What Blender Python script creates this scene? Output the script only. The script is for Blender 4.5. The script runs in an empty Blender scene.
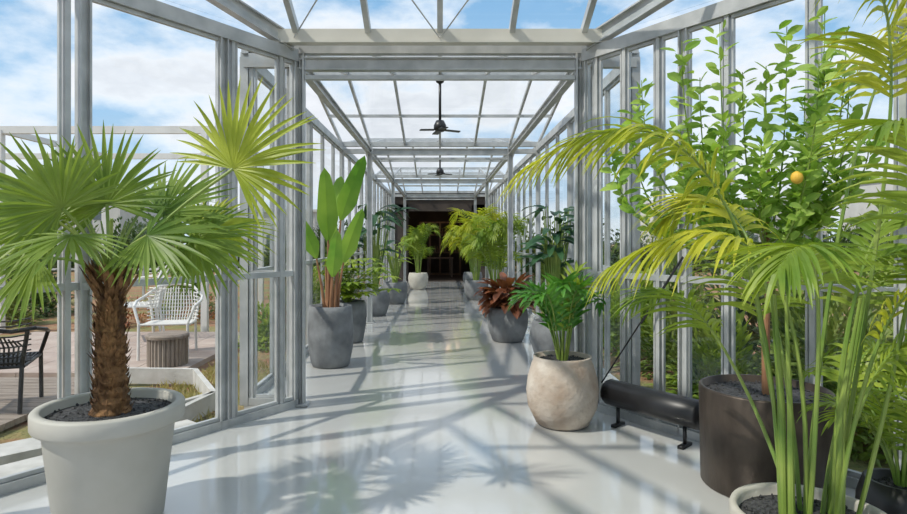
import bpy, math, random
from mathutils import Vector, Matrix
random.seed(7)
R=random.uniform
V=Vector
scene=bpy.context.scene
scene.view_settings.view_transform='Standard'

# ------------------------------------------------------------ materials
def newmat(name):
    m=bpy.data.materials.new(name); m.use_nodes=True
    nt=m.node_tree; nt.nodes.clear()
    out=nt.nodes.new('ShaderNodeOutputMaterial')
    return m,nt,out
def ramp(nt,fac,stops):
    r=nt.nodes.new('ShaderNodeValToRGB')
    el=r.color_ramp.elements
    el[0].position=stops[0][0]; el[0].color=(*stops[0][1],1)
    el[1].position=stops[-1][0]; el[1].color=(*stops[-1][1],1)
    for p,c in stops[1:-1]:
        e=el.new(p); e.color=(*c,1)
    nt.links.new(fac,r.inputs[0]); return r.outputs[0]
def noise(nt,scale,detail=4,coord='Object',rough=.5,stretch=None):
    tc=nt.nodes.new('ShaderNodeTexCoord'); n=nt.nodes.new('ShaderNodeTexNoise')
    n.inputs['Scale'].default_value=scale; n.inputs['Detail'].default_value=detail
    n.inputs['Roughness'].default_value=rough
    if stretch:
        mp=nt.nodes.new('ShaderNodeMapping'); mp.inputs['Scale'].default_value=stretch
        nt.links.new(tc.outputs[coord],mp.inputs[0]); nt.links.new(mp.outputs[0],n.inputs[0])
    else: nt.links.new(tc.outputs[coord],n.inputs[0])
    return n.outputs[0]
def surf(name,c1,c2,scale=8,rough=.6,metal=0,bump=0,bscale=None,stretch=None,spec=.5,coat=0):
    m,nt,out=newmat(name)
    b=nt.nodes.new('ShaderNodeBsdfPrincipled')
    n=noise(nt,scale,6,stretch=stretch)
    nt.links.new(ramp(nt,n,[(.35,c1),(.68,c2)]),b.inputs['Base Color'])
    b.inputs['Roughness'].default_value=rough; b.inputs['Metallic'].default_value=metal
    b.inputs['Specular IOR Level'].default_value=spec
    if coat: b.inputs['Coat Weight'].default_value=coat; b.inputs['Coat Roughness'].default_value=.06
    if bump:
        bp=nt.nodes.new('ShaderNodeBump'); bp.inputs['Strength'].default_value=bump; bp.inputs['Distance'].default_value=.02
        nt.links.new(noise(nt,bscale or scale*4,5,stretch=stretch),bp.inputs['Height']); nt.links.new(bp.outputs[0],b.inputs['Normal'])
    nt.links.new(b.outputs[0],out.inputs[0]); return m
def leafmat(name,c1,c2,trans=.35,scale=3,rough=.42):
    m,nt,out=newmat(name)
    b=nt.nodes.new('ShaderNodeBsdfPrincipled'); t=nt.nodes.new('ShaderNodeBsdfTranslucent'); mx=nt.nodes.new('ShaderNodeMixShader')
    col=ramp(nt,noise(nt,scale,3),[(.35,c1),(.65,c2)])
    nt.links.new(col,b.inputs['Base Color']); b.inputs['Roughness'].default_value=rough; b.inputs['Specular IOR Level'].default_value=.35
    g=nt.nodes.new('ShaderNodeMixRGB'); g.blend_type='MULTIPLY'; g.inputs[0].default_value=1; g.inputs[2].default_value=(1.35,1.4,.65,1)
    nt.links.new(col,g.inputs[1]); nt.links.new(g.outputs[0],t.inputs[0])
    mx.inputs[0].default_value=trans
    nt.links.new(b.outputs[0],mx.inputs[1]); nt.links.new(t.outputs[0],mx.inputs[2]); nt.links.new(mx.outputs[0],out.inputs[0])
    return m
def glassmat():
    m,nt,out=newmat('clear_glass')
    t=nt.nodes.new('ShaderNodeBsdfTransparent'); t.inputs[0].default_value=(.965,.985,.99,1)
    g=nt.nodes.new('ShaderNodeBsdfGlossy'); g.inputs['Roughness'].default_value=.01
    f=nt.nodes.new('ShaderNodeLayerWeight'); f.inputs[0].default_value=.5
    p=nt.nodes.new('ShaderNodeMath'); p.operation='POWER'; p.inputs[1].default_value=4
    q=nt.nodes.new('ShaderNodeMath'); q.operation='MULTIPLY_ADD'; q.inputs[1].default_value=.34; q.inputs[2].default_value=.045
    nt.links.new(f.outputs['Facing'],p.inputs[0]); nt.links.new(p.outputs[0],q.inputs[0])
    mx=nt.nodes.new('ShaderNodeMixShader')
    nt.links.new(q.outputs[0],mx.inputs[0]); nt.links.new(t.outputs[0],mx.inputs[1]); nt.links.new(g.outputs[0],mx.inputs[2]); nt.links.new(mx.outputs[0],out.inputs[0])
    return m
STEEL=surf('galvanised_steel',(.40,.415,.415),(.56,.57,.565),6,.42,.3,.05,40)
CREAM=surf('painted_steel_cream',(.58,.56,.49),(.66,.64,.57),3,.5,.1)
GLASS=glassmat()
FLOORM=surf('epoxy_floor',(.50,.50,.48),(.545,.545,.525),1.2,.16,0,.012,3,None,.8,.7)
POTW=surf('pot_light_grey',(.42,.405,.36),(.48,.465,.42),4,.6)
POTG=surf('pot_concrete_grey',(.12,.125,.13),(.22,.23,.235),5,.8,0,.3,25)
POTB=surf('pot_beige_stone',(.36,.27,.20),(.58,.52,.45),4,.85,0,.5,22)
POTK=surf('pot_dark_bronze',(.035,.026,.02),(.09,.07,.055),7,.45,.5,.15,20,stretch=(1,1,.4))
POTC=surf('pot_pale_concrete',(.40,.37,.32),(.50,.48,.42),5,.8,0,.2,25)
BLACK=surf('black_plastic',(.010,.010,.011),(.016,.016,.018),5,.4)
SOIL=surf('black_gravel',(.015,.015,.016),(.08,.08,.085),60,.8,0,1,60)
BARK=surf('palm_fibre',(.08,.038,.016),(.32,.17,.07),25,.9,0,1,40,stretch=(1,1,.3))
BROWNST=surf('brown_stem',(.22,.10,.05),(.38,.2,.1),8,.6)
GREENST=surf('green_stem',(.12,.22,.03),(.27,.34,.07),4,.45)
WOOD=surf('grey_wood',(.19,.15,.12),(.31,.26,.215),3,.8,0,.3,20,stretch=(1,8,1))
LFAN=leafmat('leaf_fan_palm',(.12,.21,.035),(.30,.39,.08),.38)
LFANY=leafmat('leaf_fan_palm_yellow',(.26,.34,.03),(.46,.50,.08),.42)
LKEN=leafmat('leaf_kentia',(.14,.24,.03),(.34,.42,.06),.38)
LKENY=leafmat('leaf_kentia_yellow',(.30,.37,.035),(.53,.52,.06),.42)
LCIT=leafmat('leaf_citrus',(.20,.36,.06),(.44,.58,.15),.45,5)
LZAM=leafmat('leaf_zamia_green',(.05,.18,.03),(.14,.34,.05),.3,5,.3)
LPHI=leafmat('leaf_dark_green',(.02,.06,.03),(.045,.12,.045),.15,5,.4)
LBAN=leafmat('leaf_strelitzia',(.12,.28,.04),(.32,.48,.09),.38,2,.35)
LRED=leafmat('leaf_red_brown',(.11,.04,.02),(.27,.10,.05),.2,5)
LBUSH=leafmat('leaf_bush',(.09,.16,.03),(.28,.34,.08),.3)
LFLOW=leafmat('leaf_red_flower',(.30,.07,.03),(.40,.20,.07),.2)
LDK=leafmat('leaf_hedge_dark',(.04,.085,.03),(.11,.16,.055),.2)
WHITE=surf('white_powdercoat',(.66,.65,.62),(.74,.73,.70),3,.45)
FRUIT=surf('orange_peel',(.72,.42,.05),(.82,.54,.08),8,.6)
KERB=surf('kerb_concrete',(.42,.41,.38),(.56,.55,.52),6,.8,0,.2,30)
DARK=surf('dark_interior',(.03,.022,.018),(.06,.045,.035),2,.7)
DARKW=surf('dark_wood',(.10,.06,.035),(.2,.115,.065),3,.5,stretch=(6,6,1))

# ------------------------------------------------------------ mesh builder
WA=V((1.22,5.1));WD=(V((2.8,2.77))-WA).normalized();WN=V((-WD.y,WD.x))
if WN.x<0: WN=-WN
def inside(v):
    x,y,z=v; s=1 if x>=0 else -1; ax=abs(x)
    if y>5.2: ax=min(ax,1.585)
    else:
        dd=(V((ax,y))-WA).dot(WN)+.07
        if dd>0 and y<5.1: ax-=WN.x*dd; y-=WN.y*dd
        ax=min(ax,2.72)
    return (s*ax,y,z)
class MB:
    def __init__(s,*mats): s.v=[];s.f=[];s.m=[];s.mats=mats
    def add(s,vs,fs,m=0):
        o=len(s.v); s.v+= [tuple(x) for x in vs]
        for f in fs: s.f.append(tuple(i+o for i in f)); s.m.append(m)
    def beam(s,p,q,w,h,m=0,up=(0,0,1),bev=0):
        p=V(p);q=V(q);d=(q-p).normalized();u=V(up)
        if abs(d.dot(u))>.98: u=V((0,1,0))
        a=d.cross(u).normalized(); b=a.cross(d).normalized()
        vs=[]
        for c in (p,q):
            for sx,sy in((-1,-1),(1,-1),(1,1),(-1,1)): vs.append(c+a*sx*w/2+b*sy*h/2)
        s.add(vs,[(0,1,2,3),(7,6,5,4),(0,4,5,1),(1,5,6,2),(2,6,7,3),(3,7,4,0)],m)
    def hbeam(s,p,q,w,h,m=0,t=.012,up=(0,0,1)):
        p=V(p);q=V(q);d=(q-p).normalized();u=V(up)
        if abs(d.dot(u))>.98: u=V((0,1,0))
        a=d.cross(u).normalized(); b=a.cross(d).normalized()
        s.beam(p+b*(h/2-t/2),q+b*(h/2-t/2),w,t,m,up); s.beam(p-b*(h/2-t/2),q-b*(h/2-t/2),w,t,m,up)
        s.beam(p,q,t*1.3,h-2*t,m,up)
    def tube(s,pts,r,seg=8,m=0,cap=True):
        pts=[V(p) for p in pts]; n=len(pts)
        rs=r if isinstance(r,(list,tuple)) else [r]*n
        vs=[];ref=None
        for i in range(n):
            d=(pts[min(i+1,n-1)]-pts[max(i-1,0)]).normalized()
            if ref is None:
                ref=V((0,0,1)) if abs(d.z)<.9 else V((1,0,0))
            a=d.cross(ref).normalized(); b=a.cross(d).normalized(); ref=b
            for k in range(seg):
                t=2*math.pi*k/seg; vs.append(pts[i]+(a*math.cos(t)+b*math.sin(t))*rs[i])
        fs=[(i*seg+k,i*seg+(k+1)%seg,(i+1)*seg+(k+1)%seg,(i+1)*seg+k) for i in range(n-1) for k in range(seg)]
        if cap: fs+= [tuple(range(seg))[::-1],tuple((n-1)*seg+k for k in range(seg))]
        s.add(vs,fs,m)
    def lathe(s,prof,c,seg=40,m=0,jit=0):
        vs=[];n=len(prof)
        for r,z in prof:
            for k in range(seg):
                t=2*math.pi*k/seg; rr=r*(1+R(-jit,jit)); vs.append((c[0]+rr*math.cos(t),c[1]+rr*math.sin(t),c[2]+z))
        fs=[(i*seg+k,i*seg+(k+1)%seg,(i+1)*seg+(k+1)%seg,(i+1)*seg+k) for i in range(n-1) for k in range(seg)]
        s.add(vs,fs,m)
    def quad(s,a,b,c,d,m=0): s.add([a,b,c,d],[(0,1,2,3)],m)
    def leaf(s,p,d,n,L,W,droop=.3,seg=4,fold=.25,m=0,prof=None):
        p=V(p);d=V(d).normalized();n=V(n);vs=[]
        sd=d.cross(n)
        if sd.length<1e-3: sd=d.cross(V((1,.2,.3)))
        sd.normalize()
        for i in range(seg+1):
            t=i/seg
            w=W*(prof(t) if prof else (max(0,4*t*(1-t)))**.65)/2+.0006
            nn=sd.cross(d).normalized()
            vs+= [p-sd*w+nn*fold*w,p.copy(),p+sd*w+nn*fold*w]
            d=(d+V((0,0,-droop/seg))).normalized()
            p=p+d*(L/seg)
        fs=[]
        for i in range(seg):
            a=i*3; fs+= [(a,a+1,a+4,a+3),(a+1,a+2,a+5,a+4)]
        s.add(vs,fs,m)
    def build(s,name,parent=None,smooth=False,loc=None,keep=False):
        me=bpy.data.meshes.new(name)
        if keep: s.v=[inside(v) for v in s.v]
        o0=V(loc) if loc else V((0,0,0))
        me.from_pydata([tuple(V(v)-o0) for v in s.v],[],s.f)
        for m in s.mats: me.materials.append(m)
        me.polygons.foreach_set('material_index',s.m)
        if smooth: me.polygons.foreach_set('use_smooth',[True]*len(s.f))
        me.update()
        o=bpy.data.objects.new(name,me); scene.collection.objects.link(o)
        if parent:
            o.parent=parent; o.location=o0-parent.location
        else: o.location=o0
        return o
def empty(name,loc):
    e=bpy.data.objects.new(name,None); e.location=loc; e.empty_display_size=.1
    scene.collection.objects.link(e); return e
def bez(P,t):
    a,b,c,d=[V(p) for p in P]; u=1-t
    return a*u**3+b*3*u*u*t+c*3*u*t*t+d*t**3
palmprof=lambda t:(min(1,.35+t*3))*(1-t)**.6
def frond(mb,P,n=24,L=.3,W=.03,t0=.4,droop=.9,m=0,ms=1,ang=.9,stem=.009,jit=.12,vee=.25,seg=4):
    pts=[bez(P,i/14) for i in range(15)]
    mb.tube(pts,[stem*(1-.75*i/14) for i in range(15)],6,ms)
    for i in range(n):
        t=t0+(1-t0)*(i+.5)/n
        p=bez(P,t); tg=(bez(P,min(1,t+.02))-bez(P,t-.02)).normalized()
        side=tg.cross(V((0,0,1)))
        if side.length<.05: side=V((1,0,0))
        side.normalize(); up=side.cross(tg).normalized()
        k=(i+.5)/n; ll=L*(.45+.55*math.sin(math.pi*min(1,(k*.85+.15))))
        a=ang*(1-.45*k)
        for sg in(-1,1):
            d=tg*math.cos(a)+side*sg*math.sin(a)+up*vee+V((R(-jit,jit),R(-jit,jit),R(-jit,jit)))
            mb.leaf(p,d,up,ll*R(.85,1.1),W,droop*R(.7,1.3),seg,.35,m,palmprof)
    mb.leaf(bez(P,.99),tg,up,L*.6,W,droop,seg,.3,m,palmprof)

# ------------------------------------------------------------ structure
EY=5.1
def wall(name,p0,p1,ts,z1=2.95,rail=1.12,heavy=(),lo=.03,post=.032,rails=True,sash=.014):
    mb=MB(STEEL,GLASS)
    p0=V((*p0,0));p1=V((*p1,0)); d=p1-p0; dn=d.normalized()
    Z=lambda z:V((0,0,z))
    for i,t in enumerate(ts):
        p=p0+d*t
        if i in heavy: mb.hbeam(p+Z(0),p+Z(z1),.07,.07,0,.012,up=dn)
        else: mb.beam(p+Z(0),p+Z(z1),.05,post,0,up=dn)
    mb.beam(p0+Z(lo),p1+Z(lo),.07,.06); mb.beam(p0+Z(z1),p1+Z(z1),.08,.10)
    if rails: mb.beam(p0+Z(rail),p1+Z(rail),.045,.045)
    for a,b in zip(ts[:-1],ts[1:]):
        q0=p0+d*a+dn*.03;q1=p0+d*b-dn*.03
        if (q1-q0).dot(dn)<.05: continue
        mb.quad(q0+Z(.06),q1+Z(.06),q1+Z(z1-.04),q0+Z(z1-.04),1)
        for q,sg in((q0,1),(q1,-1)): mb.beam(q+dn*sg*sash/2+Z(.06),q+dn*sg*sash/2+Z(z1-.05),.025,sash,0,up=dn)
        for z in (.075,z1-.065): mb.beam(q0+Z(z),q1+Z(z),.03,.025)
    return mb.build(name)
X0=1.22;X1=2.8;Y1=2.77
wall('wall_diagonal_left',(-X0,EY),(-X1,Y1),[0,.06,.225,.255,.605,.64,.98],heavy=(0,3,4))
wall('wall_diagonal_right',(X0,EY),(X1,Y1),[0,.05,.15,.26,.335,.45,.64,.80,.98],heavy=(0,4))
wall('wall_left',(-X1,Y1),(-X1,-1.5),[0,.25,.5,.75,1]); wall('wall_right',(X1,Y1),(X1,-1.5),[0,.25,.5,.75,1])
wall('wall_rear',(-X1,-1.5),(X1,-1.5),[0,.2,.4,.6,.8,1])
CW=1.66;YE=20.4
nb=[i/18 for i in range(19)]
hv=(0,3,6,9,12,15,18)
wall('wall_corridor_left',(-CW,EY+.05),(-CW,YE),nb,heavy=hv); wall('wall_corridor_right',(CW,EY+.05),(CW,YE),nb,heavy=hv)
wall('wall_return_left',(-X0-.05,EY+.05),(-CW+.04,EY+.05),[.05,.95],rails=True)
wall('wall_return_right',(X0+.05,EY+.05),(CW-.04,EY+.05),[.05,.95],rails=True)

for i in range(4):
    y=EY+i*5.1+.03
    mb=MB(STEEL)
    for sx in(-1,1):
        mb.hbeam((sx*1.19,y,0),(sx*1.19,y,2.98),.08,.085,0,.013,up=(1,0,0))
        mb.beam((sx*1.19,y,0.006),(sx*1.19,y,.018),.15,.15)
        mb.beam((sx*1.19,y,2.9),(sx*CW,y,2.9),.06,.08)
    mb.hbeam((-1.14,y,2.89),(1.14,y,2.89),.08,.11,0,.014)
    mb.beam((-1.14,y,2.775),(1.14,y,2.775),.05,.035)
    mb.build('portal_frame')

mb=MB(STEEL,GLASS,CREAM)
bars=[-CW,-1.18,-.59,0,.59,1.18,CW]
for b in range(3):
    y0=EY+.05+b*5.1;y1=y0+5.1;ym=(y0+y1)/2;zv=3.02;zr_=3.52
    for x in bars:
        mb.beam((x,y0,zv),(x,ym,zr_),.035,.05); mb.beam((x,ym,zr_),(x,y1,zv),.035,.05)
    rows=[(ym,zr_,.06),(y1,zv,.08)]
    if b==0: rows.append((y0,zv,.08))
    for y,z,s in rows: mb.beam((-CW-.02,y,z),(CW+.02,y,z),s,s)
    for k in(.5,):
        mb.beam((-CW,y0+(ym-y0)*k,zv+(zr_-zv)*k-.03),(CW,y0+(ym-y0)*k,zv+(zr_-zv)*k-.03),.03,.04)
        mb.beam((-CW,ym+(y1-ym)*k,zr_-(zr_-zv)*k-.03),(CW,ym+(y1-ym)*k,zr_-(zr_-zv)*k-.03),.03,.04)
    mb.quad((-CW,y0,zv+.04),(CW,y0,zv+.04),(CW,ym,zr_+.04),(-CW,ym,zr_+.04),1)
    mb.quad((-CW,ym,zr_+.04),(CW,ym,zr_+.04),(CW,y1,zv+.04),(-CW,y1,zv+.04),1)
for sx in(-1,1): mb.hbeam((sx*1.19,EY,2.89),(sx*1.19,YE,2.89),.07,.09)
mb.build('ceiling_corridor')
mb=MB(STEEL,GLASS,CREAM)
mb.beam((-1.36,EY-.12,3.07),(1.36,EY-.12,3.07),.09,.11,2)
mb.beam((-1.36,EY-.17,3.02),(1.36,EY-.17,3.02),.02,.02,2)
SL=.46;YR=1.2
def zr(y): return 3.1+(EY-.1-y)*SL if y>=YR else 3.1+(EY-.1-YR)*SL-(YR-y)*SL
for x in[-2.97,-2.36,-1.78,-1.18,-.59,0,.59,1.18,1.78,2.36,2.97]:
    ys=EY-.1-max(0,abs(x)-1.25)
    mb.beam((x,ys,zr(ys)),(x,YR,zr(YR)),.045,.07); mb.beam((x,YR,zr(YR)),(x,-1.6,zr(-1.6)),.045,.07)
for y in(3.9,2.6,YR,0,-1.6):
    w=min(2.97,1.25+(EY-.1-y)); mb.beam((-w,y,zr(y)-.02),(w,y,zr(y)-.02),.05,.06)
for sx in(-1,1):
    ye=EY-.1-1.72
    mb.hbeam((sx*1.22,EY-.05,3.03),(sx*2.97,ye,zr(ye)-.05),.08,.12)
    mb.quad((sx*1.22,EY-.05,3.06),(sx*2.97,ye,zr(ye)),(sx*2.97,2.6,3.0),(sx*X1,Y1,3.0),1)
    mb.quad((sx*2.97,ye,zr(ye)),(sx*2.97,YR,zr(YR)),(sx*2.9,YR,3.0),(sx*2.9,2.77,3.0),1)
ye=EY-.1-1.72
mb.add([(-1.25,EY-.1,3.15),(1.25,EY-.1,3.15),(2.97,ye,zr(ye)+.05),(2.97,YR,zr(YR)+.05),(-2.97,YR,zr(YR)+.05),(-2.97,ye,zr(ye)+.05)],[(0,1,2,3,4,5)],1)
mb.quad((-2.97,YR,zr(YR)+.05),(2.97,YR,zr(YR)+.05),(2.97,-1.6,zr(-1.6)+.05),(-2.97,-1.6,zr(-1.6)+.05),1)
for a,b in(((0,EY-.15,3.05),(-.9,3.2,3.7)),((0,EY-.15,3.05),(.9,3.2,3.7)),((-1.2,EY-.15,3.05),(0,3.2,3.75))): mb.tube([a,b],.006,5)
mb.build('ceiling')

mb=MB(FLOORM,STEEL)
poly=[(-X1,-1.5),(X1,-1.5),(X1,Y1),(X0,EY),(CW,EY+.02),(CW,YE),(-CW,YE),(-CW,EY+.02),(-X0,EY),(-X1,Y1)]
n=len(poly)
mb.add([(x,y,0) for x,y in poly]+[(x,y,-.12) for x,y in poly],[tuple(range(n))]+[(i,i+n,(i+1)%n+n,(i+1)%n) for i in range(n)],0)
mb.build('floor')
for sx in(-1,1):
    mb=MB(STEEL)
    a=V((sx*X0,EY,0));b=V((sx*X1,Y1,0));off=V((sx*.07,.05,-.03))
    mb.beam(a+off,b+off,.16,.05)
    mb.build('trim_1' if sx<0 else 'trim_2')

# end dark room
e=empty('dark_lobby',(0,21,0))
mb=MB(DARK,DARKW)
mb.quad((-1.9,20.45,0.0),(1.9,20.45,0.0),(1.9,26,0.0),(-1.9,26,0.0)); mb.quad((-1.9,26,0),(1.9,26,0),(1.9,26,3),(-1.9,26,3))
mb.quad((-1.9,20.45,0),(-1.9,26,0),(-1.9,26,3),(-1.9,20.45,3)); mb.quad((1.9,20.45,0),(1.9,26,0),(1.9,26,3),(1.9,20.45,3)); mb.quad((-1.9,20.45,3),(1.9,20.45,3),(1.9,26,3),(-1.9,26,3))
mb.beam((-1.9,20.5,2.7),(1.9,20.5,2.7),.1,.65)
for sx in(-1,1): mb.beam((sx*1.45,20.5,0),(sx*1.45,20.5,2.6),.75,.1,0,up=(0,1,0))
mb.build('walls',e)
mb=MB(DARKW,WHITE)
for x in(-.8,-.4,0,.4,.8): mb.beam((x,24,0),(x,24,2.1),.07,.05,up=(0,1,0))
for z in(.05,.9,1.6,2.1): mb.beam((-.8,24,z),(.8,24,z),.07,.05)
for x in(-.7,-.62,-.5,-.2,-.1,.1,.22,.5,.6,.7):
    for z in(.925,1.625): mb.lathe([(0,0),(.035,0),(.035,.12),(.012,.18),(.012,.24),(0,.24)],(x,23.95,z),10,0)
mb.beam((-.5,22.9,.72),(.5,22.9,.72),.6,.04)
for x in(-.45,.45):
    for y in(22.65,23.15): mb.beam((x,y,0),(x,y,.7),.04,.04)
mb.build('shelving',e)
for x in(-.5,.5):
    pl=bpy.data.lights.new('lobby_lamp','POINT'); pl.energy=8; pl.color=(1,.65,.4); pl.shadow_soft_size=.3
    po=bpy.data.objects.new('lobby_lamp',pl); scene.collection.objects.link(po); po.location=(x,23,2.85)

for y in(7.7,12.8):
    e=empty('ceiling_fan',(0,y,3.4))
    mb=MB(BLACK)
    mb.tube([(0,y,3.49),(0,y,2.86)],.018,10)
    mb.lathe([(0,.06),(.05,.06),(.08,.0),(.08,-.05),(.05,-.08),(0,-.08)],(0,y,2.86),20)
    mb.lathe([(0,0),(.07,0),(.05,-.08),(.02,-.1)],(0,y,3.49),16)
    mb.build('motor',e,True)
    mb=MB(BLACK)
    for k in range(4):
        t=.25+k*math.pi/2; mb.beam((.07*math.cos(t),y+.07*math.sin(t),2.80),(.26*math.cos(t),y+.26*math.sin(t),2.79),.08,.012)
    mb.build('blades',e)

e=empty('tube_heater',(1.55,4.2,0))
mb=MB(BLACK,STEEL)
a=V((1.30,4.62,.24));b=V((1.72,4.0,.24)); d=(b-a).normalized()
mb.tube([a-d*.03,a-d*.025,a,a,a+d*.0],[.02,.085,.095,.1,.1],24); mb.tube([a,b,b+d*.02],[.098,.098,.08],24)
for t in(.1,.85):
    p=a+(b-a)*t
    mb.tube([p+V((0,0,-.1)),V((p.x,p.y,0))],.014,8); mb.beam((p.x-.05,p.y-.05,.01),(p.x+.05,p.y+.05,.01),.04,.02)
mb.build('casing',e,True)
mb=MB(BLACK)
mb.tube([(1.27,4.75,.28),(1.72,4.28,1.28)],.006,8); mb.tube([(1.5,4.51,.78),(1.72,4.28,1.28)],.009,8)
mb.build('window_stay_rod')

def pot(name,parent,c,prof,mat,soilr,soilz,seg=48):
    mb=MB(mat); mb.lathe(prof,c,seg); mb.build(name,parent,True,loc=c)
    mb=MB(SOIL); mb.lathe([(0,.0),(soilr*.6,.008),(soilr,-.002)],(c[0],c[1],c[2]+soilz),28)
    for i in range(240):
        r=soilr*math.sqrt(R(0,1))*.95;t=R(0,6.28);s=R(.004,.010)
        x,y,z=c[0]+r*math.cos(t),c[1]+r*math.sin(t),c[2]+soilz+.006
        mb.add([(x+s,y,z),(x,y+s,z),(x-s,y,z),(x,y-s,z),(x,y,z+s),(x,y,z-s)],[(0,1,4),(1,2,4),(2,3,4),(3,0,4),(1,0,5),(2,1,5),(3,2,5),(0,3,5)])
    mb.build('gravel',parent,loc=c)

# --- fan palm left
c=(-1.65,3.03,0)
e=empty('potted_fan_palm',c)
pot('pot',e,c,[(0,0),(.23,0),(.245,.015),(.295,.46),(.31,.49),(.338,.495),(.344,.505),(.344,.57),(.336,.58),(.303,.58),(.298,.57),(.293,.5),(0,.5)],POTW,.298,.535)
mb=MB(BARK)
prof=[];N=26
for i in range(N+1):
    t=i/N; prof.append((.058+.012*math.sin(t*3.1)+.010*(i%2)-.012*t+(.035*(1-t)**6),.52+t*.66))
mb.lathe(prof,c,20,0,.06)
for i in range(460):
    t=R(0,1);a=R(0,6.28);r=.060+.012*math.sin(t*3.1)-.012*t+.02*(1-t)**6
    p=V((c[0]+r*math.cos(a),c[1]+r*math.sin(a),.53+t*.66))
    d=V((math.cos(a)*.35,math.sin(a)*.35,R(.5,1.2))); mb.leaf(p,d,V((math.cos(a),math.sin(a),0)),R(.03,.07),R(.010,.026),R(-.2,.6),2,.3)
for i in range(70):
    a=R(0,6.28);p=V((c[0]+.05*math.cos(a),c[1]+.05*math.sin(a),1.08+R(0,.12))); mb.leaf(p,(math.cos(a)*.5,math.sin(a)*.5,1),V((math.cos(a),math.sin(a),0)),R(.1,.2),.03,.3,3,.3)
mb.build('trunk',e,loc=c)
def fan(mb,crown,hub,axis,n,Rd,half=125,cnt=30,m=0,droop=.25):
    crown=V(crown);hub=V(hub);axis=V(axis).normalized();n=V(n);n=(n-axis*n.dot(axis)).normalized();s=axis.cross(n).normalized()
    mid=(crown+hub)/2+V((0,0,.06))
    mb.tube([bez((crown,mid,mid,hub),i/6) for i in range(7)],[.011,.010,.009,.008,.008,.008,.008],6,2)
    da=math.radians(2*half)/cnt
    for k in range(cnt):
        a=math.radians(-half)+da*(k+.5)
        d=axis*math.cos(a)+s*math.sin(a)+n*R(-.05,.05)
        rr=Rd*(1-.28*(abs(a)/math.radians(half))**2)*R(.92,1.05)
        W=2*.48*rr*math.tan(da/2)*1.2
        pf=lambda t:(.06+.94*t/.48) if t<.48 else max(0,1-(t-.48)/.52)**.75
        mb.leaf(hub,d,n,rr,W,droop*R(.4,1.6),8,.45,m,pf)
C=(-1.65,3.02,1.20)
mb=MB(LFAN,LFANY,GREENST)
specs=[((-1.88,2.95,1.50),(-.85,-.1,.35),(.1,-.8,.5),.47,0),
((-1.68,3.05,1.58),(-.25,0,1),(0,-1,.3),.42,0),
((-1.42,3.10,1.53),(.55,.1,.5),(-.1,-.8,.6),.42,0),
((-1.02,2.98,1.75),(.55,-.05,.75),(0,-.9,.4),.48,1),
((-1.90,2.85,1.31),(-.9,-.2,-.35),(-.1,-.75,.6),.40,0),
((-1.38,2.85,1.42),(.9,-.1,-.1),(.1,-.6,.8),.38,0),
((-1.66,2.72,1.42),(-.1,-.8,-.3),(0,-.3,.9),.34,0),
((-1.62,3.35,1.62),(.1,.9,.5),(0,-.6,.8),.40,0),
((-2.0,3.15,1.62),(-.8,.3,.6),(.2,-.8,.4),.42,0),
((-1.78,2.85,1.55),(-.5,-.4,.6),(.0,-.9,.5),.38,0),
((-1.27,3.3,1.48),(.8,.5,.1),(0,-.7,.7),.40,1),
((-1.22,3.0,1.40),(.9,0,-.4),(.3,-.8,.4),.34,0)]
for h,a,n,r,m in specs: fan(mb,C,h,a,n,r,(112 if h[2]>1.7 and m else 120),34,m,.4 if m else .3)
for i in range(9):
    a=R(0,6.28); mb.tube([C,(C[0]+.05*math.cos(a),C[1]+.05*math.sin(a),C[2]+.12),(C[0]+.2*math.cos(a),C[1]+.2*math.sin(a),C[2]+.3)],[.012,.009,.004],6,2)
mb.build('fronds',e,False,loc=c,keep=True)

def rosette(mb,c,n,L,leafL,W,z,droop=.8,rise=.9,m=0,ms=1,nl=12,spread=1,ang=1.0):
    for i in range(n):
        a=i*2.4+R(-.2,.2); l=L*R(.75,1.1); s=(.45+.55*((i*.618)%1))*spread
        dx,dy=math.cos(a),math.sin(a)
        P=[(c[0]+dx*.02,c[1]+dy*.02,z),(c[0]+dx*l*.15*s,c[1]+dy*l*.15*s,z+l*.5*rise),(c[0]+dx*l*.55*s,c[1]+dy*l*.55*s,z+l*.95*rise),(c[0]+dx*l*.95*s,c[1]+dy*l*.95*s,z+l*(.95-.35*s)*rise)]
        frond(mb,P,nl,leafL,W,.25,droop,m,ms,ang,.007,.08,.3,4)
c=(.93,4.6,0); e=empty('potted_zamia',c)
pot('pot',e,c,[(0,0),(.17,0),(.20,.02),(.258,.14),(.272,.26),(.26,.36),(.232,.46),(.216,.50),(.22,.52),(.20,.52),(.195,.46),(0,.46)],POTB,.20,.485)
mb=MB(LZAM,GREENST,LKEN)
for i in range(15):
    a=i*2.4+.3; s=.35+.75*((i*.618)%1); l=R(.58,.74); dx,dy=math.cos(a),math.sin(a)
    P=[(c[0]+dx*.03,c[1]+dy*.03,.48),(c[0]+dx*.08,c[1]+dy*.08,.48+.42*l),(c[0]+dx*.25*s,c[1]+dy*.25*s,.48+.95*l),(c[0]+dx*.44*s,c[1]+dy*.44*s,.48+l*(1.12-.5*s))]
    frond(mb,P,9,.21,.05,.25,.5,2 if i%5==0 else 0,1,.9,.009,.06,.3,5)
mb.build('leaves',e,loc=c,keep=True)

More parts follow.
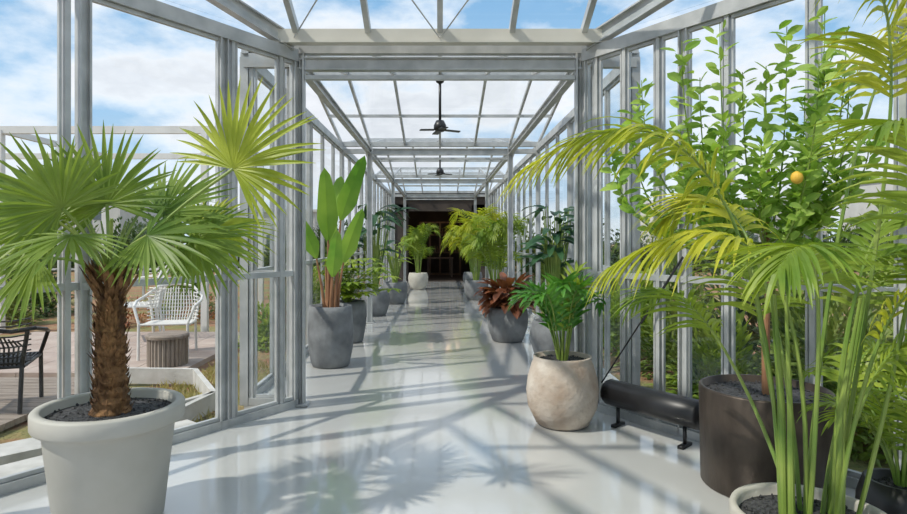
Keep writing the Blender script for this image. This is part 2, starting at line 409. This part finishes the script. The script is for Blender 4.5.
c=(.94,8.4,0); e=empty('potted_red_croton',c)
gp=[(0,0),(.19,0),(.215,.02),(.275,.2),(.285,.34),(.265,.44),(.25,.47),(.225,.47),(.22,.42),(0,.42)]
pot('pot',e,c,gp,POTG,.22,.44)
mb=MB(LRED,GREENST)
for i in range(150):
    a=R(0,6.28);el=R(-.05,1.1); h=.46+R(0,.28)
    mb.leaf((c[0]+.12*math.cos(a),c[1]+.12*math.sin(a),h),(math.cos(a)*math.cos(el),math.sin(a)*math.cos(el),math.sin(el)),(0,0,1),R(.24,.42),R(.09,.14),R(.5,1.3),5,.3)
mb.build('leaves',e,loc=c,keep=True)
def arecapalm(c,h,spread,mat,potmat=POTG,n=16,name='potted_areca_palm',ll=.34,W=.034):
    e=empty(name,c)
    pot('pot',e,c,gp,potmat,.22,.44,28)
    mb=MB(mat,GREENST)
    for i in range(n):
        a=i*2.4+R(-.3,.3);dx,dy=math.cos(a),math.sin(a);s=spread*(.35+.65*((i*.618)%1)); hh=h*(.62+.43*((i*.37)%1))
        b=(c[0]+dx*.06,c[1]+dy*.06,.44)
        P=[b,(b[0]+dx*s*.1,b[1]+dy*s*.1,.44+(hh-.44)*.6),(b[0]+dx*s*.5,b[1]+dy*s*.5,hh*1.08),(b[0]+dx*s,b[1]+dy*s,hh*(1-.28*s))]
        frond(mb,P,18,ll,W,.3,1.0,0,1,.9,.009,.12,.2,3)
    mb.build('fronds',e,loc=c,keep=True)
arecapalm((1.0,10.9,0),1.95,.8,LKEN,n=28)
arecapalm((.85,14.2,0),2.3,1.0,LKENY,POTG,n=32,ll=.42,W=.045)
arecapalm((.95,17.6,0),1.9,.7,LKENY,POTG,n=16)
c=(-1.22,6.75,0); e=empty('potted_strelitzia',c)
pot('pot',e,c,[(0,0),(.19,0),(.21,.02),(.245,.2),(.25,.4),(.24,.6),(.235,.67),(.21,.67),(.205,.6),(0,.6)],POTG,.21,.635)
mb=MB(LBAN,BROWNST)
bprof=lambda t:min(1,(.15+t*3.2))*(1-t)**.38
for dx,dy,h,L,W,lx,ly in[(-.02,0,1.40,.80,.27,-.02,-.1),(.05,-.05,1.62,.76,.25,.30,-.1),(.0,.06,1.35,.7,.24,-.12,.15),(.07,.03,1.15,.66,.22,.3,-.2),(-.06,-.04,1.2,.6,.2,-.3,-.3),(.02,-.08,1.0,.6,.2,.15,-.45),(-.04,.07,1.6,.6,.22,.1,.3)]:
    b=V((c[0]+dx,c[1]+dy,.62)); top=V((c[0]+dx+lx*.25,c[1]+dy+ly*.25,h))
    mb.tube([b,(b+top)/2+V((-lx*.03,0,0)),top],[.02,.014,.01],7,1)
    mb.leaf(top,(lx,ly,1),(.35,-1,.1),L,W,.45,10,.3,0,bprof)
for dx,dy in((0,0),(.05,.02),(-.04,.03),(.02,-.05)): mb.tube([(c[0]+dx,c[1]+dy,.62),(c[0]+dx*1.5,c[1]+dy*1.5,1.1)],[.028,.012],8,1)
mb.build('leaves',e,loc=c,keep=True)
c=(-1.28,8.35,0); e=empty('potted_schefflera',c)
pot('pot',e,c,[(0,0),(.2,0),(.22,.02),(.26,.25),(.26,.5),(.24,.56),(.21,.56),(.2,.5),(0,.5)],POTG,.21,.53,32)
mb=MB(LKEN,GREENST)
for i in range(55):
    a=R(0,6.28);s=R(.1,.62);p=V((c[0]+s*math.cos(a),c[1]+s*math.sin(a)*.8,.65+R(0,.5)))
    mb.tube([(c[0],c[1],.52),(c[0]+s*.3*math.cos(a),c[1]+s*.3*math.sin(a),(p.z+.6)/2),p],[.008,.006,.004],5,1)
    for k in range(8):
        t=k*.785; mb.leaf(p,(math.cos(t),math.sin(t),.25),(0,0,1),R(.16,.24),.06,.7,4,.25)
mb.build('leaves',e,loc=c,keep=True)
def paddleplant(c,h,n,L,W,mat,potmat,name,sp=.5):
    e=empty(name,c); pot('pot',e,c,gp,potmat,.22,.44,28)
    mb=MB(mat,GREENST)
    for i in range(n):
        a=i*2.4;s=sp*(.3+.7*((i*.618)%1));hh=.6+(h-.6)*(.4+.6*((i*.37)%1))
        b=V((c[0]+.04*math.cos(a),c[1]+.04*math.sin(a),.44)); t=V((c[0]+s*.7*math.cos(a),c[1]+s*.7*math.sin(a),hh))
        mb.tube([b,(b+t)/2+V((0,0,.08)),t],[.012,.009,.006],6,1)
        mb.leaf(t,(math.cos(a),math.sin(a),R(-.2,.9)),(0,-.3,1),L*R(.8,1.2),W,1.0,6,.25,0,lambda t:(min(1,.3+t*3))*(1-t)**.5)
    mb.build('leaves',e,loc=c,keep=True)
paddleplant((-1.22,11.3,0),2.1,40,.45,.18,LPHI,POTG,'potted_dark_philodendron')
paddleplant((-1.0,13.4,0),1.4,24,.3,.10,LKEN,POTG,'potted_peace_lily',.4)
arecapalm((-.62,17.2,0),1.9,.55,LKEN,POTC,n=22)
paddleplant((1.33,7.0,0),1.8,44,.32,.13,LPHI,POTG,'potted_dark_philodendron',.28)

# --- citrus in bronze planter
c=(1.85,3.45,0); e=empty('potted_citrus_tree',c)
pot('pot',e,c,[(0,0),(.325,0),(.335,.01),(.345,.55),(.34,.56),(.325,.56),(.32,.5),(0,.5)],POTK,.325,.52)
mb=MB(LCIT,BROWNST,GREENST,FRUIT)
mb.tube([(1.86,3.45,.5),(1.855,3.45,.8),(1.87,3.44,1.15),(1.85,3.45,1.5)],[.022,.019,.016,.012],10,1)
mb.tube([(1.90,3.50,.5),(1.90,3.50,1.9)],.009,6,1)
shoots=[(1.36,3.40,2.52),(1.44,3.35,2.30),(1.62,3.5,2.66),(1.12,3.55,2.15),(1.78,3.3,2.35),(1.95,3.4,2.60),(2.1,3.3,2.65),(2.2,3.25,2.3),(1.95,3.2,2.0),(1.45,3.65,2.1),(2.1,3.3,2.4),(2.1,3.2,1.75),(1.6,3.7,1.9),(1.35,3.3,1.8),(2.2,3.1,1.9),(1.80,3.6,2.4),(2.15,3.2,2.5),(1.70,3.2,1.9),(1.2,3.6,2.35),(2.05,3.4,2.2),(1.55,3.45,1.95),(1.05,3.7,2.0),(1.5,3.2,2.0),(1.88,3.0,2.3)]
for s in shoots:
    z0=R(1.2,1.5); P=[(1.86,3.45,z0),(1.86+(s[0]-1.86)*.8,3.45+(s[1]-3.45)*.5,z0+.08),(s[0],s[1],z0+(s[2]-z0)*.5),s]
    mb.tube([bez(P,i/10) for i in range(11)],[.008*(1-.07*i) for i in range(11)],5,2)
    nl=58
    for i in range(nl):
        t=.25+.75*i/nl;p=bez(P,t);a=i*2.4+R(-.4,.4)
        q=p+V((R(-.03,.03),R(-.03,.03),R(-.02,.02)))
        mb.leaf(q,(math.cos(a),math.sin(a)*.8,R(.1,1.3)),(R(-.8,.8),R(-1,.1),.6),R(.065,.12),R(.032,.055),R(.1,.7),4,.3)
for f in((1.83,3.10,1.72),):
    mb.lathe([(.030*math.sin(math.pi*k/10),-.033*math.cos(math.pi*k/10)) for k in range(11)],f,16,3)
    mb.tube([(f[0],f[1],f[2]+.032),(1.82,3.15,1.80),(1.84,3.4,1.7)],.003,5,2)
mb.build('foliage',e,loc=c,keep=True)

# --- kentia front right
c=(1.35,2.2,0); e=empty('potted_kentia_palm',c)
pot('pot',e,c,[(0,0),(.2,0),(.215,.01),(.262,.25),(.27,.40),(.265,.412),(.248,.412),(.24,.40),(.237,.33),(0,.33)],POTC,.238,.375)
mb=MB(LKEN,GREENST,LKENY)
K=[([(1.27,2.25,.35),(1.24,2.25,1.5),(1.0,2.35,2.15),(.34,2.42,1.68)],42,.40,.028,.45,2),
([(1.33,2.20,.35),(1.33,2.15,1.35),(1.12,2.15,1.62),(.64,2.25,1.30)],32,.36,.026,.5,2),
([(1.43,2.2,.35),(1.55,2.1,1.7),(1.75,2.1,2.35),(1.35,2.2,2.6)],36,.42,.026,.5,2),
([(1.45,2.26,.35),(1.48,2.2,1.2),(1.6,2.3,1.75),(2.05,2.3,1.5)],30,.38,.028,.45,0),
([(1.31,2.15,.35),(1.28,2.0,1.25),(1.2,1.9,1.52),(1.0,1.78,1.32)],24,.30,.025,.5,0),
([(1.36,2.28,.35),(1.37,2.4,1.4),(1.3,2.8,1.8),(1.1,2.9,1.5)],30,.38,.028,.5,2),
([(1.41,2.2,.35),(1.45,2.1,.9),(1.55,2.05,1.25),(1.8,2.0,1.0)],24,.34,.026,.4,0),
([(1.39,2.3,.35),(1.5,2.3,1.8),(1.8,2.4,2.5),(2.2,2.5,2.35)],30,.42,.028,.5,2),
([(1.47,2.15,.35),(1.6,2.0,1.3),(1.6,1.9,1.85),(1.35,1.85,1.75)],26,.32,.025,.5,0),
([(1.40,2.15,.35),(1.5,2.3,1.2),(1.75,2.5,1.6),(2.1,2.4,1.2)],28,.36,.026,.4,0),
([(1.35,2.3,.35),(1.30,2.5,1.1),(1.35,2.7,1.5),(1.5,2.85,1.3)],28,.34,.026,.4,0),
([(1.33,2.25,.35),(1.22,2.4,.9),(1.1,2.7,1.3),(.95,2.9,1.12)],24,.32,.026,.5,0),
([(1.42,2.25,.35),(1.5,2.3,.8),(1.7,2.4,1.2),(1.95,2.5,.85)],24,.32,.028,.4,0),
([(1.38,2.12,.35),(1.42,2.05,1.0),(1.5,1.95,1.45),(1.62,1.85,1.2)],24,.30,.026,.45,2)]
for P,n_,L,W,t0,m in K:
    frond(mb,P,n_,L,W,t0,1.15,m,1,.95,.0085,.12,.15,5)
for i in range(5):
    a=R(0,6.28); r=.09
    mb.tube([(c[0]+r*math.cos(a),c[1]+r*math.sin(a),.35),(c[0]+r*1.1*math.cos(a),c[1]+r*1.1*math.sin(a),.8),(c[0]+r*1.6*math.cos(a)+.02,c[1]+r*1.6*math.sin(a),1.2)],[.013,.010,.005],8,1)
mb.build('fronds',e,loc=c,keep=True)
c=(2.0,2.62,0); e=empty('potted_fern',c)
pot('pot',e,c,[(0,0),(.11,0),(.13,.02),(.17,.14),(.165,.28),(.14,.36),(.12,.36),(.115,.3),(0,.3)],BLACK,.12,.32,28)
mb=MB(LKEN,GREENST); rosette(mb,c,14,.6,.16,.022,.34,nl=14); mb.build('leaves',e,loc=c,keep=True)

# ------------------------------------------------------------ outside
gm,nt,out=newmat('garden_ground')
b=nt.nodes.new('ShaderNodeBsdfPrincipled'); b.inputs['Roughness'].default_value=.95
nt.links.new(ramp(nt,noise(nt,.9,8,rough=.7),[(.3,(.11,.15,.04)),(.45,(.24,.21,.08)),(.55,(.28,.13,.07)),(.7,(.34,.28,.14))]),b.inputs['Base Color'])
bp=nt.nodes.new('ShaderNodeBump'); bp.inputs['Distance'].default_value=.05; nt.links.new(noise(nt,20,5),bp.inputs['Height']); nt.links.new(bp.outputs[0],b.inputs['Normal'])
nt.links.new(b.outputs[0],out.inputs[0])
mb=MB(gm); mb.quad((-120,-60,-.13),(120,-60,-.13),(120,200,-.13),(-120,200,-.13)); mb.build('ground')
PATIO=surf('patio_paving_stone',(.36,.28,.24),(.46,.38,.33),3,.9,0,.2,20)
mb=MB(PATIO)
for i in range(6):
    for j in range(5): 
        x=-6.2+i*.6;y=6.7+j*.6; mb.beam((x,y,-.1),(x,y+.59,-.1),.59,.06)
mb.build('patio_paving')
mb=MB(WOOD)
for i in range(17): mb.beam((-6.2,4.35+i*.125,-.08),(-3.45,4.35+i*.125,-.08),.115,.05)
mb.build('timber_deck')
mb=MB(KERB,BLACK)
mb.beam((-1.85,4.6,-.05),(-2.75,3.45,-.05),.28,.12); mb.beam((-2.2,4.85,-.06),(-3.1,3.9,-.06),.3,.1)
for a_,b_ in(((-2.1,4.7),(-2.0,5.35)),((-2.0,5.35),(-2.55,6.3)),((-2.55,6.3),(-3.35,6.35)),((-2.0,5.35),(-2.3,4.75))): mb.beam((*a_,-.02),(*b_,-.02),.05,.16,0)
mb.build('garden_kerb')
mb=MB(leafmat('leaf_dry_grass',(.22,.20,.05),(.40,.34,.12),.3))
for i in range(2600):
    y=R(4.9,7.4); x=-R(1.9,3.1)
    if y<6.5 and x<-2.9: continue
    if y>6.3 and x<-2.7: continue
    mb.leaf((x,y,-.13),(R(-.5,.5),R(-.5,.5),1),(0,-1,0),R(.05,.13),.008,.5,2,.1)
mb.build('grass_patch')

def armchair(name,loc,rot,mat,s=1.0,high=.85):
    mb=MB(mat); M=Matrix.Translation(V(loc))@Matrix.Rotation(rot,4,'Z')@Matrix.Scale(s,4)
    T=lambda pts:[M@V(p) for p in pts]
    for sx in(-1,1):
        mb.tube(T([(sx*.27,-.27,0),(sx*.27,-.25,.42),(sx*.34,-.2,.62),(sx*.37,.0,.66),(sx*.34,.22,.70),(sx*.2,.33,high-.03),(0,.36,high)]),.018,8)
        mb.tube(T([(sx*.25,.30,0),(sx*.25,.24,.40),(sx*.3,.28,.68)]),.018,8)
        mb.tube(T([(sx*.27,-.25,.40),(sx*.26,.24,.38)]),.014,8)
    mb.tube(T([(-.27,-.25,.41),(.27,-.25,.41)]),.014,8); mb.tube(T([(-.26,.24,.38),(.26,.24,.38)]),.014,8)
    for k in range(17):
        x=-.24+k*.03; mb.tube(T([(x,-.25,.415),(x,0,.39),(x,.24,.39),(x*1.15,.29,.55),(x*1.0,.34,high-.03-abs(x)*.35)]),.008,5)
    for k in range(9):
        y=-.2+k*.05; mb.tube(T([(-.26,y,.40),(.26,y,.40)]),.008,5)
    for k in range(9):
        z=.42+k*.045; q=.22+.010*k*1.2; mb.tube(T([(-.30,.18,z),(-.2,q+.05,z),(0,q+.06,z),(.2,q+.05,z),(.30,.18,z)]),.007,5)
    return mb.build(name,loc=loc)
armchair('garden_armchair',(-3.45,7.7,-.07),math.radians(10),WHITE,1.05)
armchair('garden_armchair',(-4.55,9.0,-.07),math.radians(-60),WHITE,1.3,.95)
armchair('garden_armchair',(-3.85,5.25,-.05),math.radians(200),BLACK,1.0,.72)
mb=MB(WOOD)
tx,ty=-3.22,7.15
for k in range(28):
    t=k*2*math.pi/28; x=tx+.2*math.cos(t);y=ty+.2*math.sin(t); mb.tube([(x,y,-.07),(x,y,.26)],.024,6)
mb.lathe([(0,.35),(.22,.35),(.24,.33),(.24,.30),(.17,.29)],(tx,ty,-.05),28)
mb.build('slatted_drum_table')
mb=MB(WHITE)
for x,y in((-3.35,9.9),(-6.7,9.9),(-3.35,13),(-6.7,13),(-10,9.9)): mb.beam((x-.5,y,-.13),(x-.5,y,3.2),.10,.10)
for y in(9.9,13): mb.beam((-10.5,y,3.2),(-3.5,y,3.2),.07,.12)
for x in(-3.85,-7.2): mb.beam((x,9.9,3.2),(x,13,3.2),.07,.1)
mb.build('garden_pergola')
mb=MB(STEEL)
for k in range(9): mb.beam((-16+k*1.4,15.5,-.13),(-16+k*1.4,15.5,1.0),.05,.05)
for z in(.3,.65,1.0): mb.beam((-16,15.5,z),(-4.8,15.5,z),.04,.05)
mb.build('garden_railing')

def bushmesh(name,mat,n,rx,rz,ls):
    mb=MB(mat)
    for i in range(n):
        a=R(0,6.28);ph=math.acos(R(-.0,1));r=R(.55,1)
        lump=1+.25*math.sin(a*3+1)+.2*math.sin(ph*5)
        p=V((rx*r*math.sin(ph)*math.cos(a)*lump,rx*r*math.sin(ph)*math.sin(a)*lump,rz*r*math.cos(ph)*lump))
        d=V((p.x/rx+R(-.6,.6),p.y/rx+R(-.6,.6),p.z/rz+R(-.3,.8)))
        mb.leaf(p,d,(R(-.5,.5),R(-.5,.5),1),ls*R(.7,1.3),ls*R(.25,.5),.5,2,.2)
    return mb.build(name)
protos={}
def bush(name,kind,loc,s=1,sz=1):
    mat,n,rx,rz,ls={'g':(LBUSH,1800,.5,.8,.12),'d':(LDK,1800,.6,.9,.13),'y':(LKEN,1200,.5,.7,.16),'r':(LFLOW,500,.45,.35,.07),'t':(LDK,3500,1.0,1.5,.2)}[kind]
    if kind not in protos:
        o=bushmesh(name,mat,n,rx,rz,ls); protos[kind]=o.data
    else:
        o=bpy.data.objects.new(name,protos[kind]); scene.collection.objects.link(o)
    o.location=(loc[0],loc[1],-.13); o.scale=(s,s,sz); o.rotation_euler=(0,0,R(0,6.28)); 
for x,y,k,s,sz in[(3.1,4.7,'g',1,1.2),(3.7,4.2,'y',1.1,1.3),(2.6,5.6,'y',.8,.9),(3.5,5.6,'g',1.2,1.4),(4.4,5.0,'g',1.2,1.5),(2.75,6.8,'g',1,1.1),(3.8,7.2,'d',1.3,1.4),(2.7,8.4,'y',.9,1.2),(3.6,9.5,'g',1.3,1.5),(2.85,10.8,'g',1,1.3),(3.2,13,'d',1.2,1.5),(3.0,16,'g',1.2,1.5),(4.6,3.6,'g',1.2,1.5),(5.2,6.6,'g',1.4,1.8),(3.9,3.3,'y',.8,.9),(3.0,19,'d',1.2,1.7)]:
    bush('garden_shrub',k,(x,y),s,sz)
for x,y,k,s,sz in[(-2.45,8.6,'y',.6,.7),(-2.8,10.6,'r',1,1),(-2.7,11.5,'g',.9,1),(-2.8,13.2,'y',.8,1),(-2.8,15.6,'g',.8,1.2),(-3.0,18,'d',1,1.4),(-4.6,11.4,'r',1.2,1),(-5.6,10.8,'r',1.2,1.1),(-7.9,10.8,'g',1,1),(-8.6,9.6,'r',1.3,1.2),(-7.3,7.4,'g',1,1.3),(-7.4,6.0,'d',1,1.3),(-8.5,8,'d',1,1.2),(-5.1,12.2,'g',1,1.2),(-8.3,12.3,'d',1.2,1.3),(-9.8,11,'g',1.4,1.4)]:
    bush('garden_shrub',k,(x,y),s,sz)
for i in range(26):
    x=-26+i*2+R(-.5,.5)
    if abs(x)<3.5: continue
    bush('tree_line','t',(x,28+R(-1,3)+abs(x)*.1),R(1.1,1.6),R(.9,1.3))
BW=surf('render_wall',(.45,.45,.43),(.52,.52,.5),1,.8); BG=surf('dark_window',(.08,.10,.12),(.12,.15,.18),2,.2)
for x,y,w,h in[(-34,55,14,5.2),(-17,62,10,4.2),(28,60,16,5.0),(46,58,10,7)]:
    mb=MB(BW,BG)
    mb.beam((x-w/2,y,h/2-.1),(x+w/2,y,h/2-.1),8,h); mb.beam((x-w/2-.2,y,h),(x+w/2+.2,y,h),8.4,.25)
    for k in range(int(w/1.6)):
        for z in (1.3,3.6):
            if z+.6<h: mb.beam((x-w/2+1+k*1.6,y-4.0,z-.5),(x-w/2+1+k*1.6,y-4.0,z+.6),.9,.06,1,up=(0,1,0))
    mb.build('distant_building')

# ------------------------------------------------------------ world + sun
w=bpy.data.worlds.new('sky'); scene.world=w; w.use_nodes=True; nt=w.node_tree; nt.nodes.clear()
out=nt.nodes.new('ShaderNodeOutputWorld'); bg=nt.nodes.new('ShaderNodeBackground')
tc=nt.nodes.new('ShaderNodeTexCoord'); mp=nt.nodes.new('ShaderNodeMapping'); mp.inputs['Scale'].default_value=(1,1,2.0); mp.inputs['Location'].default_value=(.35,.1,.2)
nz=nt.nodes.new('ShaderNodeTexNoise'); nz.inputs['Scale'].default_value=4.2; nz.inputs['Detail'].default_value=8; nz.inputs['Roughness'].default_value=.55
nt.links.new(tc.outputs['Generated'],mp.inputs[0]); nt.links.new(mp.outputs[0],nz.inputs[0])
fac=ramp(nt,nz.outputs[0],[(.40,(0,0,0)),(.56,(1,1,1))])
shade=ramp(nt,nz.outputs[0],[(.5,(.80,.83,.87)),(.62,(.64,.67,.72)),(.75,(.78,.80,.84))])
sp=nt.nodes.new('ShaderNodeSeparateXYZ'); nt.links.new(tc.outputs['Generated'],sp.inputs[0])
blue=ramp(nt,sp.outputs[2],[(.0,(.54,.66,.76)),(.22,(.26,.46,.68)),(.8,(.08,.25,.52))])
mx=nt.nodes.new('ShaderNodeMixRGB'); nt.links.new(fac,mx.inputs[0]); nt.links.new(blue,mx.inputs[1]); nt.links.new(shade,mx.inputs[2])
nt.links.new(mx.outputs[0],bg.inputs[0]); bg.inputs[1].default_value=1.3; nt.links.new(bg.outputs[0],out.inputs[0])
sd=bpy.data.lights.new('sun','SUN'); sd.energy=3.8; sd.angle=.018; sd.color=(1,.94,.84)
so=bpy.data.objects.new('sun',sd); scene.collection.objects.link(so)
so.rotation_euler=V((1.35,.62,-1.75)).to_track_quat('-Z','Y').to_euler(); so.location=(-5,-3,8)

cd=bpy.data.cameras.new('camera'); cam=bpy.data.objects.new('camera',cd); scene.collection.objects.link(cam)
cam.location=(0,0,1.4); cam.rotation_euler=(math.pi/2,0,0); cd.sensor_width=36; cd.lens=24.0
cd.shift_x=13.5/907; cd.shift_y=-17/907; cd.clip_end=500
scene.camera=cam
